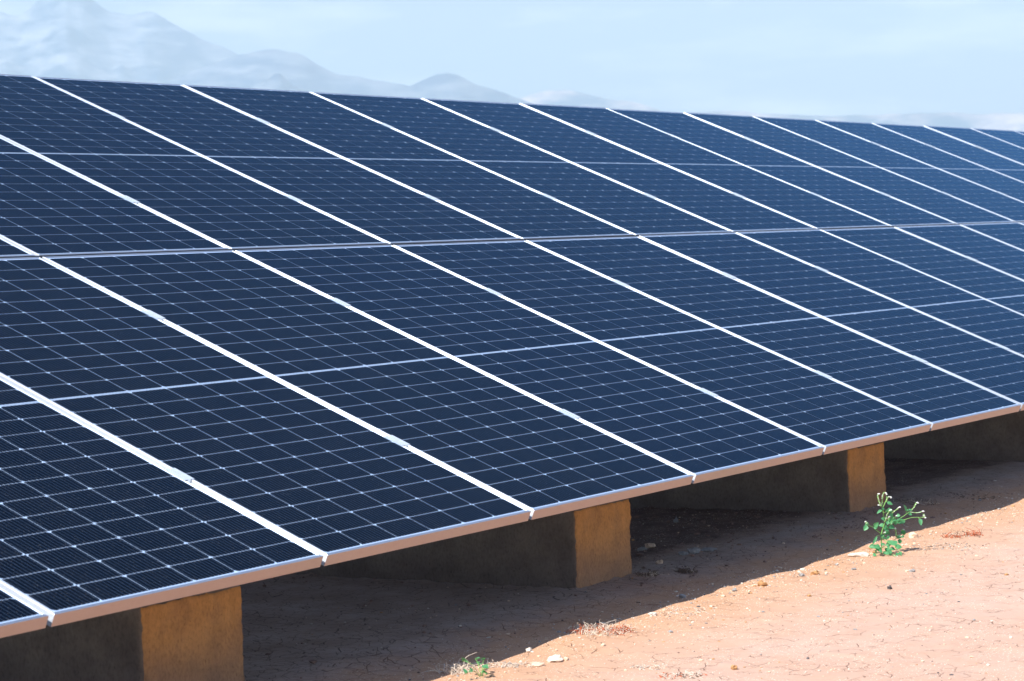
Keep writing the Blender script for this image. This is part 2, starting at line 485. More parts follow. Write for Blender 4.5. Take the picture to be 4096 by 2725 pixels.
def clamp_mesh():
    bm = bmesh.new()
    h, t, hw, wall = 0.040, 0.0025, 0.0225, 0.0095
    # section of a top-hat clamp, drawn across the gap, then pushed along it
    sec = [(-hw, 0.0003), (-hw, t), (-wall + t, t), (-wall + t, -0.012), (wall - t, -0.012), (wall - t, t), (hw, t), (hw, 0.0003),
           (wall, 0.0003), (wall, -0.0145), (-wall, -0.0145), (-wall, 0.0003)]
    a = [bm.verts.new((x, -h, z)) for x, z in sec]
    b = [bm.verts.new((x, h, z)) for x, z in sec]
    n = len(sec)
    for i in range(n):
        bm.faces.new((a[i], a[(i + 1) % n], b[(i + 1) % n], b[i]))
    for quad in ((0, 1, 2, 11), (2, 3, 10, 11), (3, 4, 9, 10), (4, 5, 8, 9), (5, 6, 7, 8)):
        bm.faces.new([a[i] for i in quad]); bm.faces.new([b[i] for i in quad][::-1])
    bmesh.ops.recalc_face_normals(bm, faces=bm.faces)
    me = bpy.data.meshes.new('mid_clamp'); bm.to_mesh(me); bm.free(); me.materials.append(M['clamp'])
    return me

def bolt_mesh():
    bm = bmesh.new()
    tube(bm, [(0, 0, -0.012), (0, 0, -0.004)], 0.0062, 6)
    tube(bm, [(0, 0, -0.004), (0, 0, -0.0037)], [0.003, 0.003], 6)
    me = bpy.data.meshes.new('bolt'); bm.to_mesh(me); bm.free(); me.materials.append(M['bolt'])
    return me

FR, CE, BA, CL, BO = frame_mesh(), cell_mesh(), back_mesh(), clamp_mesh(), bolt_mesh()
LOWER = {
    -4: 'dark solar panel of the lower row just beyond the corner one, off to its left',
    -3: 'dark solar panel whose lower right tip fills the bottom left corner of the photo',
    -2: 'largest looking dark solar panel, its front edge right above the nearest concrete footing',
    -1: 'lower-row solar panel with open shade under it, between the nearest footing and the middle one',
    0: 'lower-row solar panel whose front edge covers the top of the middle ochre footing',
    1: 'lower-row solar panel over the dark gap with grey rubble, right of the middle footing',
    2: 'lower-row solar panel whose front edge hides the top of the footing behind the green weed',
    3: 'lower-row solar panel above the blackest shade, right of the footing behind the weed',
    4: 'lower-row solar panel whose front corner is cut by the right border, just above the shade',
}
ORD = ['', 'first', 'second', 'third', 'fourth', 'fifth', 'sixth', 'seventh', 'eighth', 'ninth', 'tenth', 'eleventh', 'twelfth', 'thirteenth',
       'fourteenth', 'fifteenth', 'sixteenth', 'seventeenth', 'eighteenth', 'nineteenth']
for m in range(5, 19):
    LOWER[m] = 'lower-row solar panel, %s to the right of the one over the middle footing' % ORD[m]
UPPER = {
    -3: 'upper-row solar panel beyond the left border, two left of the corner one',
    -2: 'upper-row solar panel beyond the left border, next to the corner one',
    -1: 'upper-row solar panel of which only a small lower corner shows at the left border',
    0: 'upper-row solar panel cut by the left border, its top edge out of the photo',
    1: 'upper-row solar panel cut by the left border, its top edge starting under the big mountain',
    2: 'leftmost upper-row solar panel seen whole, under the right slope of the big mountain',
    3: 'second whole solar panel from the left in the upper row, under the rounded hill',
    4: 'third whole solar panel from the left in the upper row, below the long falling ridge',
}
for m in range(5, 19):
    UPPER[m] = '%s whole solar panel from the left in the upper row' % ORD[m - 1]
rng = random.Random(4)
proto = None
for row, labels in ((0, LOWER), (1, UPPER)):
    for m in sorted(labels):
        p = empty('solar_panel', plate(m * PITCH, row * (PL + VGAP)), labels[m], 'solar panel',
                  'solar panels of the %s row' % ('lower', 'upper')[row],
                  (TILT + R(rng.uniform(-0.06, 0.06)), R(rng.uniform(-0.04, 0.04)), 0))
        if proto is None:
            proto = p
            kids = []
            for nm, mesh in (('frame', FR), ('backsheet', BA), ('solar_cells', CE)):
                ob = bpy.data.objects.new(nm, mesh); C.objects.link(ob); ob.parent = p
                kids.append(ob)
            for v in (0.5725, PL - 0.5725):
                ob = bpy.data.objects.new('mid_clamp', CL); C.objects.link(ob); ob.parent = p
                ob.location = (-(PITCH - PW) / 2, v, 0)
                bt = bpy.data.objects.new('bolt', BO); C.objects.link(bt); bt.parent = ob
                kids.append(ob)
        else:
            for k in kids:
                c = k.copy(); C.objects.link(c); c.parent = p
                for g in k.children:
                    d = g.copy(); C.objects.link(d); d.parent = c

# ------------------------------------------------------------------ concrete footings and the rack on them
def footing(x0, x1, y0, y1, top, seed, label):
    s = random.Random(seed)
    off = Vector((s.uniform(0, 90), s.uniform(0, 90), s.uniform(0, 90)))
    cx = (x0 + x1) / 2
    bm = bmesh.new()
    w, L, h0 = (x1 - x0) / 2, y1 - y0, -0.12
    nxs, nys, nzs = 34, 70, 34
    def yy(j): return L * (j / nys) ** 1.35
    cache = {}
    def vert(i, j, k):
        key = (i, j, k)
        if key not in cache:
            x = -w + 2 * w * i / nxs; y = yy(j); z = h0 + (top - h0) * k / nzs
            q = Vector((x, y, z)) + off
            edge = (i in (0, nxs)) + (j in (0, nys)) + (k == nzs)
            a = 0.0030 if edge < 2 else 0.0042
            nv = Vector((noise.noise(q * 22), noise.noise(q * 22 + Vector((31, 0, 0))), noise.noise(q * 22 + Vector((0, 31, 0)))))
            nv += 1.0 * Vector((noise.noise(q * 60), noise.noise(q * 60 + Vector((31, 0, 0))), noise.noise(q * 60 + Vector((0, 31, 0)))))
            p = Vector((x, y, z)) + nv * a
            if edge >= 2:      # worn arrises
                p += Vector((-math.copysign(0.007, x) if i in (0, nxs) else 0, 0.006 if j == 0 else 0, -0.006 if k == nzs else 0)) * (0.6 + noise.noise(q * 9))
            cache[key] = bm.verts.new(p)
        return cache[key]
    for j in range(nys):
        for k in range(nzs):
            bm.faces.new((vert(0, j + 1, k), vert(0, j, k), vert(0, j, k + 1), vert(0, j + 1, k + 1)))
            bm.faces.new((vert(nxs, j, k), vert(nxs, j + 1, k), vert(nxs, j + 1, k + 1), vert(nxs, j, k + 1)))
        for i in range(nxs):
            bm.faces.new((vert(i, j, nzs), vert(i + 1, j, nzs), vert(i + 1, j + 1, nzs), vert(i, j + 1, nzs)))
    for i in range(nxs):
        for k in range(nzs):
            bm.faces.new((vert(i, 0, k), vert(i + 1, 0, k), vert(i + 1, 0, k + 1), vert(i, 0, k + 1))).material_index = 1  # front face gets the colour with the bounce light in it
            bm.faces.new((vert(i + 1, nys, k), vert(i, nys, k), vert(i, nys, k + 1), vert(i + 1, nys, k + 1)))
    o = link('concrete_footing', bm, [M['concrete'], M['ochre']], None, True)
    o.location = (cx, y0, 0)
    tag(o, label, 'footing', 'concrete footings under the panels')

FOOT = [(-4.02, -3.58, 'concrete footing out of view to the left of the nearest one'),
        (-1.565, -1.098, 'nearest ochre concrete footing at the bottom left, its base below the photo'),
        (0.872, 1.292, 'middle ochre concrete footing standing on cracked earth under the front edge'),
        (3.322, 3.745, 'ochre concrete footing right behind the green weed'),
        (5.78, 6.21, 'blackish concrete footing wall at the right border, in deep shade'),
        (8.23, 8.66, 'concrete footing out of view beyond the one at the right border'),
        (10.68, 11.11, 'last concrete footing out of view at the far right')]
for i, (a, b, lab) in enumerate(FOOT):
    footing(a, b, 0.357, 3.7, 0.292, 20 + i, lab)

rack = empty('mounting_rack', (0, 0, EDGE_Z), 'grey steel rack carrying the panels on the concrete footings', 'rack')
rack.location = (0, 0, 0)
def slope_bar(bm, u0, u1, v0, v1, n0, n1):
    vs = [plate(u, v, n) for n in (n0, n1) for (u, v) in ((u0, v0), (u1, v0), (u1, v1), (u0, v1))]
    vs = [bm.verts.new(v) for v in vs]
    for f in ((0, 3, 2, 1), (4, 5, 6, 7), (0, 1, 5, 4), (1, 2, 6, 5), (2, 3, 7, 6), (3, 0, 4, 7)):
        bm.faces.new([vs[i] for i in f])
for v in (0.5725, PL - 0.5725, PL + VGAP + 0.5725, 2 * PL + VGAP - 0.5725):
    bm = bmesh.new(); slope_bar(bm, -4 * PITCH, 18 * PITCH, v - 0.02, v + 0.02, -0.096, -0.0355)
    link('purlin', bm, M['steel'], rack)
bm = bmesh.new(); slope_bar(bm, -4 * PITCH, 19 * PITCH, PL + 0.0015, PL + VGAP - 0.0015, -0.030, -0.0006)  # added black strip that paints the shade of the open gap between rows
link('seam_shade_strip', bm, M['gap_shade'], rack)
for a, b, lab in FOOT:
    c = (a + b) / 2
    bm = bmesh.new(); slope_bar(bm, c - 0.03, c + 0.03, 0.35, 4.3, -0.158, -0.097)
    link('rafter', bm, M['steel'], rack)
    for y in (0.75, 3.3):
        bm = bmesh.new()
        top = EDGE_Z + y * math.tan(TILT) - 0.20
        box(bm, (c - 0.035, y - 0.035, 0.295), (c + 0.035, y + 0.035, top))
        box(bm, (c - 0.08, y - 0.08, 0.293), (c + 0.08, y + 0.08, 0.303))
        link('post', bm, M['steel'], rack)

# ------------------------------------------------------------------ the green weed
PPM = 1009.0 * 3.92      # crop pixels to a metre at the weed's distance
root = on_ground(3524.5, 2217.6)
weed = empty('weed', root, 'green flowering weed with curled white spikes, growing alone at the shadow edge', 'weed', None, (0, 0, math.atan2(-0.8509849, 0.5239169)))
wr = random.Random(9)
def W(x, y, d=0.0):
    return Vector(((x - 880) / PPM, d, (1250 - y) / PPM))
def path(pts):
    return [W(*p) for p in pts]

bm = bmesh.new()
STEMS = [
    ([(880, 1262, 0), (888, 1130, 0), (900, 920, .004), (950, 755, .004), (938, 620, 0), (930, 520, 0), (950, 470, 0), (990, 390, .004), (1000, 330, .006)], 10, 5),
    ([(895, 925, .004), (800, 850, -.02), (750, 800, -.03), (660, 755, -.045), (640, 735, -.05)], 5.5, 4),
    ([(900, 1010, 0), (955, 935, .015), (1030, 835, .03), (1170, 750, .055), (1300, 690, .075), (1380, 650, .09), (1450, 610, .10)], 7, 4.5),
    ([(1150, 762, .05), (1300, 735, .05), (1400, 708, .05), (1500, 705, .05), (1600, 712, .05)], 6, 3.5),
    ([(1030, 830, .03), (1060, 765, .02), (1080, 715, .01), (1075, 680, 0)], 4.5, 3.5),
    ([(1080, 700, .01), (1110, 680, .005), (1135, 660, 0)], 3.5, 3),
    ([(935, 600, 0), (960, 575, -.01), (985, 560, -.015)], 4, 3),
    ([(930, 530, 0), (905, 500, -.006), (885, 470, -.01)], 4, 3),
    ([(925, 520, 0), (921, 460, .004)], 4, 3),
    ([(950, 760, .004), (962, 720, -.005), (975, 680, -.01)], 4, 3),
    ([(1060, 620, .0), (1000, 720, .0), (965, 745, 0)], 3.5, 3),
    ([(900, 930, 0), (850, 936, -.015), (800, 945, -.03)], 4.5, 3.5),
    ([(905, 1005, 0), (990, 1055, -.03), (1080, 1110, -.05), (1130, 1185, -.07)], 5, 3),
    ([(890, 1150, 0), (1000, 1110, .03), (1100, 1060, .04), (1160, 1020, .05), (1158, 950, .05)], 4.5, 3),
    ([(1120, 1050, .04), (1210, 1010, .06), (1255, 960, .07), (1280, 915, .07)], 4, 3),
    ([(888, 1200, 0), (830, 1150, -.03), (770, 1120, -.05)], 4.5, 3),
    ([(885, 1225, 0), (800, 1215, -.03), (745, 1235, -.045)], 4, 3),
    ([(885, 1235, 0), (980, 1205, -.04), (1050, 1235, -.06), (1075, 1262, -.07)], 4.5, 3),
    ([(890, 1130, 0), (960, 1140, -.02), (1040, 1145, -.03)], 4, 3),
    ([(1350, 660, .085), (1348, 620, .08), (1343, 600, .08)], 3.5, 3),
    ([(1520, 706, .05), (1535, 730, .045), (1545, 750, .045)], 3.5, 3),
]
for pts, r0, r1 in STEMS:
    pp = smooth_path(path(pts), 4)
    n = len(pp)
    tube(bm, pp, [(r0 + (r1 - r0) * i / (n - 1)) / PPM for i in range(n)], 6)
link('stem', bm, M['stem'], weed, True)

LEAVES = [(1000, 425, 1085, 462, 44, 0), (905, 540, 820, 590, 40, -.01), (908, 515, 958, 532, 30, -.01), (1000, 548, 1088, 560, 58, .0), (962, 540, 1003, 588, 36, -.015),
          (1028, 602, 1086, 680, 62, -.01), (1145, 640, 1197, 645, 48, 0), (765, 790, 832, 722, 60, -.03), (655, 752, 622, 712, 48, -.05), (645, 768, 588, 835, 62, -.05),
          (760, 815, 824, 800, 42, -.03), (765, 815, 790, 858, 46, -.03), (1345, 608, 1306, 505, 58, .08), (1352, 592, 1388, 610, 30, .08), (1395, 600, 1455, 606, 36, .09),
          (1385, 655, 1445, 682, 44, .085), (1175, 775, 1318, 755, 88, .05), (1150, 735, 1140, 812, 58, .04), (1540, 728, 1552, 832, 52, .045), (935, 850, 1032, 880, 76, .01),
          (1060, 695, 1005, 745, 55, .0), (985, 725, 985, 775, 40, -.01), (1100, 705, 1155, 715, 36, 0), (800, 945, 725, 1075, 34, -.035), (870, 950, 925, 942, 38, -.01),
          (835, 1125, 740, 1085, 62, -.045), (850, 1150, 758, 1120, 58, -.05), (878, 1098, 950, 1085, 46, -.01), (860, 1200, 825, 1145, 56, -.02), (770, 1225, 716, 1240, 54, -.05),
          (790, 1180, 752, 1170, 34, -.04), (985, 1050, 1118, 1095, 88, -.03), (1080, 1115, 1190, 1130, 70, -.04), (1040, 1075, 940, 1112, 62, -.01), (1130, 1185, 1152, 1243, 46, -.07),
          (1168, 1020, 1248, 1005, 62, .05), (1240, 1070, 1165, 1060, 54, .04), (1250, 955, 1318, 925, 50, .07), (1290, 940, 1300, 995, 48, .07), (1255, 1015, 1290, 1005, 48, .06),
          (920, 985, 995, 1030, 46, .0), (955, 935, 1035, 920, 60, .02), (1050, 1250, 1105, 1285, 58, -.075), (955, 1150, 1005, 1195, 48, -.03), (965, 1205, 1018, 1245, 44, -.05),
          (985, 1000, 1030, 985, 50, .01), (940, 1190, 985, 1150, 50, -.02), (1010, 1140, 1085, 1170, 48, -.03), (905, 1225, 950, 1195, 40, -.02), (1000, 905, 1035, 955, 45, .02)]
for k in range(26):      # the bushy foot and the leafy forks
    if k < 17: x0, y0, d = wr.uniform(770, 1170), wr.uniform(1060, 1235), wr.uniform(-.07, .06)
    else: x0, y0, d = wr.uniform(960, 1330), wr.uniform(690, 850), wr.uniform(0, .06)
    an, ln = wr.uniform(0, 6.28), wr.uniform(55, 100)
    LEAVES.append((x0, y0, x0 + math.cos(an) * ln, min(1255, y0 + math.sin(an) * ln * .6), ln * .68, d))
bm = bmesh.new()
for x0, y0, x1, y1, wd, d in LEAVES:
    a, b = W(x0, y0, d), W(x1, y1, d + wr.uniform(-.012, .012))
    ax = b - a
    L = ax.length
    t = ax.normalized()
    nrm = Vector((wr.uniform(-.5, .5), -1.0, wr.uniform(0.2, 1.1))).normalized()
    s = t.cross(nrm).normalized()
    nrm = s.cross(t)
    hw = wd / PPM / 2 * 1.3
    seg = 7
    rows = []
    for i in range(seg + 1):
        f = i / seg
        prof = (math.sin(math.pi * min(1, f * 0.96 + 0.03) ** 0.72)) ** 0.85
        c = a + t * L * f - nrm * (0.10 * L * (f - 0.3) ** 2)
        rows.append([bm.verts.new(c + s * hw * prof * k + nrm * hw * (0.34 * abs(k) - 0.05 * math.sin(f * 9 + k * 2)) * prof) for k in (-1, -.5, 0, .5, 1)])
    for r0, r1 in zip(rows, rows[1:]):
        for k in range(4):
            bm.faces.new((r0[k], r0[k + 1], r1[k + 1], r1[k]))
link('foliage', bm, M['leaf'], weed, True)

SPIKES = [[(898, 480, -.01), (872, 420, -.01), (852, 350, -.01), (850, 305, -.01), (862, 288, -.01), (876, 292, -.01)],
          [(920, 460, .004), (925, 390, .004), (938, 315, .004), (962, 275, .004), (988, 285, .004), (1000, 310, .004)],
          [(988, 420, .004), (1008, 370, 0), (1030, 340, -.004), (1055, 345, -.006), (1062, 362, -.006)],
          [(1072, 606, 0), (1110, 572, -.003), (1150, 543, -.006), (1182, 515, -.008), (1198, 514, -.008)],
          [(970, 690, -.01), (985, 630, -.012), (1005, 590, -.014), (1030, 555, -.016), (1055, 548, -.016)],
          [(950, 735, 0), (990, 690, -.006), (1030, 655, -.01)],
          [(1445, 615, .10), (1490, 570, .105), (1520, 525, .11), (1545, 500, .11), (1562, 515, .11)],
          [(1435, 640, .09), (1500, 650, .085), (1560, 645, .08), (1605, 632, .08), (1630, 635, .08)],
          [(1590, 712, .05), (1620, 705, .05), (1635, 725, .05)],
          [(1612, 670, .06), (1625, 680, .06), (1612, 695, .06)],
          [(1158, 1010, .05), (1160, 950, .05), (1152, 895, .05), (1145, 872, .05)],
          [(640, 730, -.05), (628, 708, -.05), (618, 704, -.05)],
          [(1262, 925, .07), (1278, 905, .07), (1292, 912, .07)],
          [(895, 480, -.01), (875, 465, -.01), (858, 468, -.01)],
          [(1110, 680, 0), (1130, 660, 0), (1142, 650, 0)],
          [(1035, 1150, -.03), (1045, 1138, -.03)],
          [(1035, 1245, -.07), (1070, 1250, -.075), (1085, 1262, -.075)],
          [(930, 915, -.005), (945, 905, -.005)],
          [(832, 1130, -.04), (845, 1122, -.04)]]
for sp in SPIKES:
    bm = bmesh.new()
    pp = smooth_path(path(sp), 7)
    tube(bm, pp, 4.4 / PPM, 5, 0)
    n = len(pp)
    for i, p in enumerate(pp):
        f = i / (n - 1)
        for sgn in (-1, 1):
            q = p + Vector((sgn * 7 / PPM, wr.uniform(-5, 5) / PPM, wr.uniform(0, 7) / PPM))
            if f > 0.72: lump(bm, q + Vector((0, 0, 3 / PPM)), [wr.uniform(5, 9.5) / PPM] * 3, wr, 1, 0.3, 1)
            else: lump(bm, q, [wr.uniform(4.5, 7.5) / PPM] * 3, wr, 1, 0.2, 1 if wr.random() < 0.14 else 0)
    link('flower_spike', bm, [M['spike'], M['petal']], weed, False)

# ------------------------------------------------------------------ seedling and dry tufts
def seedling(px, py, label):
    p = on_ground(px, py)
    e = empty('seedling', p, label, 'seedling')
    s = random.Random(31)
    st, lf = bmesh.new(), bmesh.new()
    for k in range(7):
        a = s.uniform(0, 6.28); ln = s.uniform(.03, .10)
        end = Vector((math.cos(a) * ln, math.sin(a) * ln, s.uniform(.012, .05)))
        pp = smooth_path([(0, 0, -.004), end * 0.5 + Vector((0, 0, .012)), end], 4)
        tube(st, pp, .0009, 5)
        for q in (pp[4], pp[-1], pp[-3]):
            t = Vector((s.uniform(-1, 1), s.uniform(-1, 1), s.uniform(-.1, .4))).normalized()
            nn = Vector((s.uniform(-.4, .4), s.uniform(-.7, .2), 1)).normalized()
            sd = t.cross(nn).normalized(); L = s.uniform(.013, .022); hw = L * .4
            rows = []
            for i in range(6):
                f = i / 5; pr = math.sin(math.pi * (f * .94 + .03)) ** .8
                rows.append([lf.verts.new(Vector(q) + t * L * f + sd * hw * pr * kk + nn * hw * .3 * abs(kk) * pr) for kk in (-1, 0, 1)])
            for r0, r1 in zip(rows, rows[1:]):
                for kk in range(2): lf.faces.new((r0[kk], r0[kk + 1], r1[kk + 1], r1[kk]))
    link('stem', st, M['stem'], e, True)
    link('foliage', lf, M['leaf'], e, True)

seedling(1925, 2705, 'small green seedling low among dry litter at the bottom border')

def tuft(px, py, w, d, h, n, seed, label, mats=('straw',), weights=None, name='dry_tuft', cat='dry plant', rise=1.0):
    p = on_ground(px, py)
    s = random.Random(seed)
    bm = bmesh.new()
    for k in range(n):
        a = s.uniform(0, 6.28); r = math.sqrt(s.random())
        c = Vector((math.cos(a) * r * w, math.sin(a) * r * d, 0))
        c = Matrix.Rotation(math.atan2(-0.8509849, 0.5239169), 3, 'Z') @ c
        c.z = ground_z(p.x + c.x, p.y + c.y) - p.z + s.uniform(0, h * 0.35) * (1 - r)
        L = s.uniform(.3, 1) * h * 1.6
        dr = Vector((s.uniform(-1, 1), s.uniform(-1, 1), s.uniform(-.15, .9) * rise)).normalized()
        b = c + dr * L * .5 + Vector((s.uniform(-1, 1), s.uniform(-1, 1), s.uniform(0, 1))) * L * .22
        e = c + dr * L + Vector((s.uniform(-1, 1), s.uniform(-1, 1), s.uniform(-.8, .3))) * L * .4
        e.z = max(e.z, c.z)
        mi = s.choices(range(len(mats)), weights or [1] * len(mats))[0]
        pp = smooth_path([c, b, e], 3)
        rr = s.uniform(.0006, .0016)
        tube(bm, pp, [rr * (1 - .6 * i / (len(pp) - 1)) for i in range(len(pp))], 4, mi)
        if s.random() < 0.45:       # a curled dry leaf or husk
            lump(bm, pp[s.randrange(len(pp))], (s.uniform(.002, .005), s.uniform(.0015, .003), s.uniform(.001, .0022)), s, 1, .5, mi)
    o = link(name, bm, [M[q] for q in mats], None, False)
    o.location = p
    tag(o, label, cat)

tuft(2400, 2530, .105, .07, .03, 230, 1, 'bleached dry tuft with red leaf bits at the shadow edge, left of centre', ('s_white', 'straw', 'rust'), (4, 3, 3))
tuft(1815, 2690, .05, .05, .035, 90, 2, 'pale straw tuft left of the green seedling at the bottom border', ('straw', 's_white'))
tuft(2010, 2662, .13, .06, .014, 170, 3, 'thin pale litter patch beside the seedling, along the shadow edge', ('straw', 's_white', 's_grey'), (4, 4, 1), 'litter_patch', 'litter', .4)
tuft(2742, 2447, .08, .08, .012, 110, 4, 'white gritty litter patch at the shadow edge below the middle footing', ('s_white', 's_cream'), None, 'litter_patch', 'litter', .4)
tuft(2745, 2288, .045, .03, .022, 90, 5, 'dark dry tuft in the shade right of the middle footing', ('twig', 'twig', 'straw'), (5, 4, 1))
tuft(2590, 2303, .05, .03, .022, 80, 6, 'brown dry leaves heaped against the base of the middle footing', ('straw', 'twig'), (2, 3))
tuft(2595, 2672, .06, .045, .012, 70, 7, 'pale litter patch on sunlit earth near the bottom border', ('s_white', 'straw', 's_grey'), (3, 2, 1), 'litter_patch', 'litter', .4)
tuft(2735, 2706, .07, .05, .014, 90, 8, 'grey and rust litter patch touching the bottom border', ('s_white', 'twig', 'rust'), (4, 2, 1), 'litter_patch', 'litter', .5)
tuft(3818, 2148, .05, .05, .028, 60, 10, 'small rust red dry plant right of the green weed', ('rust', 'straw', 'twig'), (4, 3, 1))
tuft(3893, 2142, .04, .04, .03, 40, 12, 'rust red dry sprig close to the right border', ('rust', 'twig'), (3, 2))
tuft(3800, 2190, .16, .12, .008, 160, 13, 'grey and white litter spread right of the green weed', ('s_white', 's_grey', 'twig', 'straw'), (4, 2, 1, 2), 'litter_patch', 'litter', .3)
tuft(3650, 2010, .13, .08, .018, 110, 14, 'dim dry grass tuft in the shade behind the green weed', ('straw', 'twig'), (2, 3))
tuft(3880, 1985, .16, .09, .012, 100, 15, 'thin shaded litter under the panels at the right border', ('twig', 'straw'), (3, 1), 'litter_patch', 'litter', .4)

# ------------------------------------------------------------------ stones and gravel
def stone(px, py, sx, sy, sz, mat, seed, label, rough=.35, rz=None):
    p = on_ground(px, py)
    s = random.Random(seed)
    bm = bmesh.new()
    lump(bm, (0, 0, sz * .5), (sx / 2 * 1.08, sy / 2, sz * 1.05), s, 2, rough * 1.9, 0, math.atan2(-0.8509849, 0.5239169) if rz is None else rz)
    o = link('stone', bm, M[mat], None, False)
    o.location = p
    tag(o, label, 'stone')

stone(3047, 2345, .034, .03, .014, 's_brown', 1, 'round ochre stone on sunlit earth at the shadow edge')
stone(3433, 2224, .070, .045, .009, 's_white', 2, 'long flat white stone left of the green weed', .22)
stone(3655, 2150, .040, .04, .014, 's_cream', 3, 'cream stone right behind the green weed at the shadow edge')
stone(2117, 2608, .020, .018, .008, 's_white', 4, 'small rounded white stone sitting on the shadow edge, left of the bleached tuft')
stone(2222, 2646, .045, .05, .012, 's_white', 5, 'wedge shaped white stone on sunlit earth, left of centre at the bottom')
stone(2267, 2641, .016, .02, .007, 's_cream', 6, 'small cream stone just right of the wedge shaped white stone')
stone(2155, 2663, .038, .05, .006, 's_cream', 7, 'flat cream stone below the wedge shaped white one')
stone(2937, 2364, .017, .016, .007, 's_grey', 8, 'grey pebble at the shadow edge left of the round ochre stone')
stone(2936, 2678, .019, .016, .009, 's_brown', 9, 'small ochre clod alone on the sunlit earth at the bottom')
stone(2609, 2463, .028, .03, .008, 's_white', 10, 'white stone at the shadow edge, midway under the middle footing')
stone(3207, 2306, .022, .02, .008, 's_grey', 11, 'blue grey pebble right of the round ochre stone')
stone(3262, 2298, .030, .024, .010, 's_brown', 12, 'tilted ochre chip among pebbles at the shadow edge')
stone(3415, 2280, .017, .015, .006, 's_grey', 13, 'grey pebble on sunlit earth below the flat white stone')
stone(3650, 2288, .018, .016, .007, 's_grey', 14, 'grey pebble on sunlit earth below the green weed')
stone(3559, 2357, .015, .014, .008, 's_dark', 15, 'dark little clod on the sunlit earth, lower right')
stone(2598, 2192, .040, .04, .015, 's_cream', 16, 'brownish stone in the shade beside the middle footing')
stone(2568, 2203, .032, .03, .009, 's_grey', 17, 'flat grey stone in the shade touching the middle footing')
stone(2638, 2255, .027, .024, .010, 's_cream', 18, 'squarish tan stone in the shade right of the middle footing')
stone(2775, 2214, .042, .035, .014, 's_grey', 19, 'grey chunk, biggest of the rubble in the shade')
stone(2732, 2219, .042, .04, .008, 's_grey', 20, 'flat grey rubble piece left of the biggest grey chunk')
stone(2839, 2202, .058, .04, .008, 's_grey', 21, 'long flat grey rubble slab right of the biggest grey chunk')
stone(2704, 2090, .020, .02, .014, 's_grey', 22, 'lone upright grey stone deep in the shade')
stone(2731, 2392, .022, .02, .009, 's_grey', 23, 'dull grey stone in the shade just above the shadow edge')
stone(3408, 2040, .020, .02, .016, 's_grey', 24, 'grey lump at the left foot of the footing behind the weed')

gr = random.Random(77)
bm = bmesh.new()
for k in range(7500):
    zone = gr.random()
    if zone < 0.45:      # the strip along the drip line, where washed pebbles gather
        x = gr.uniform(-1.1, 4.9); y = -0.13 + gr.gauss(0, 0.10)
    elif zone < 0.9:
        x = gr.uniform(-1.2, 4.9); y = gr.uniform(-1.8, -0.1)
    else:
        x = gr.uniform(-0.5, 4.9); y = gr.uniform(-0.1, 1.2)
    if noise.noise((x * 2.2, y * 2.2, 40)) < gr.uniform(-0.6, 0.25): continue
    r = min(0.0085, 0.0013 * math.exp(abs(gr.gauss(0, 0.62))))
    mi = gr.choices(range(5), (3.5, 6, 2.0, 1.4, .5))[0]
    lump(bm, (x, y, ground_z(x, y) + r * .25), (r * gr.uniform(.8, 1.5), r * gr.uniform(.8, 1.3), r * gr.uniform(.45, .8)), gr, 1, .4, mi)
for k in range(1700):
    if gr.random() < 0.6: x = gr.uniform(1.32, 3.3); y = gr.uniform(0.15, 1.3)
    else: x = gr.uniform(-1.0, 4.9); y = gr.uniform(0.0, 1.9)
    if noise.noise((x * 3, y * 3, 60)) < gr.uniform(-0.5, 0.3): continue
    r = min(0.011, 0.0020 * math.exp(abs(gr.gauss(0, 0.6))))
    lump(bm, (x, y, ground_z(x, y) + r * .3), (r * gr.uniform(.8, 1.6), r * gr.uniform(.8, 1.3), r * gr.uniform(.5, .9)), gr, 1, .5, 5)
o = link('gravel', bm, [M['s_white'], M['s_cream'], M['s_grey'], M['s_brown'], M['s_dark'], M['clod']])
tag(o, 'fine scattered gravel on the red earth', 'gravel', kind='stuff')

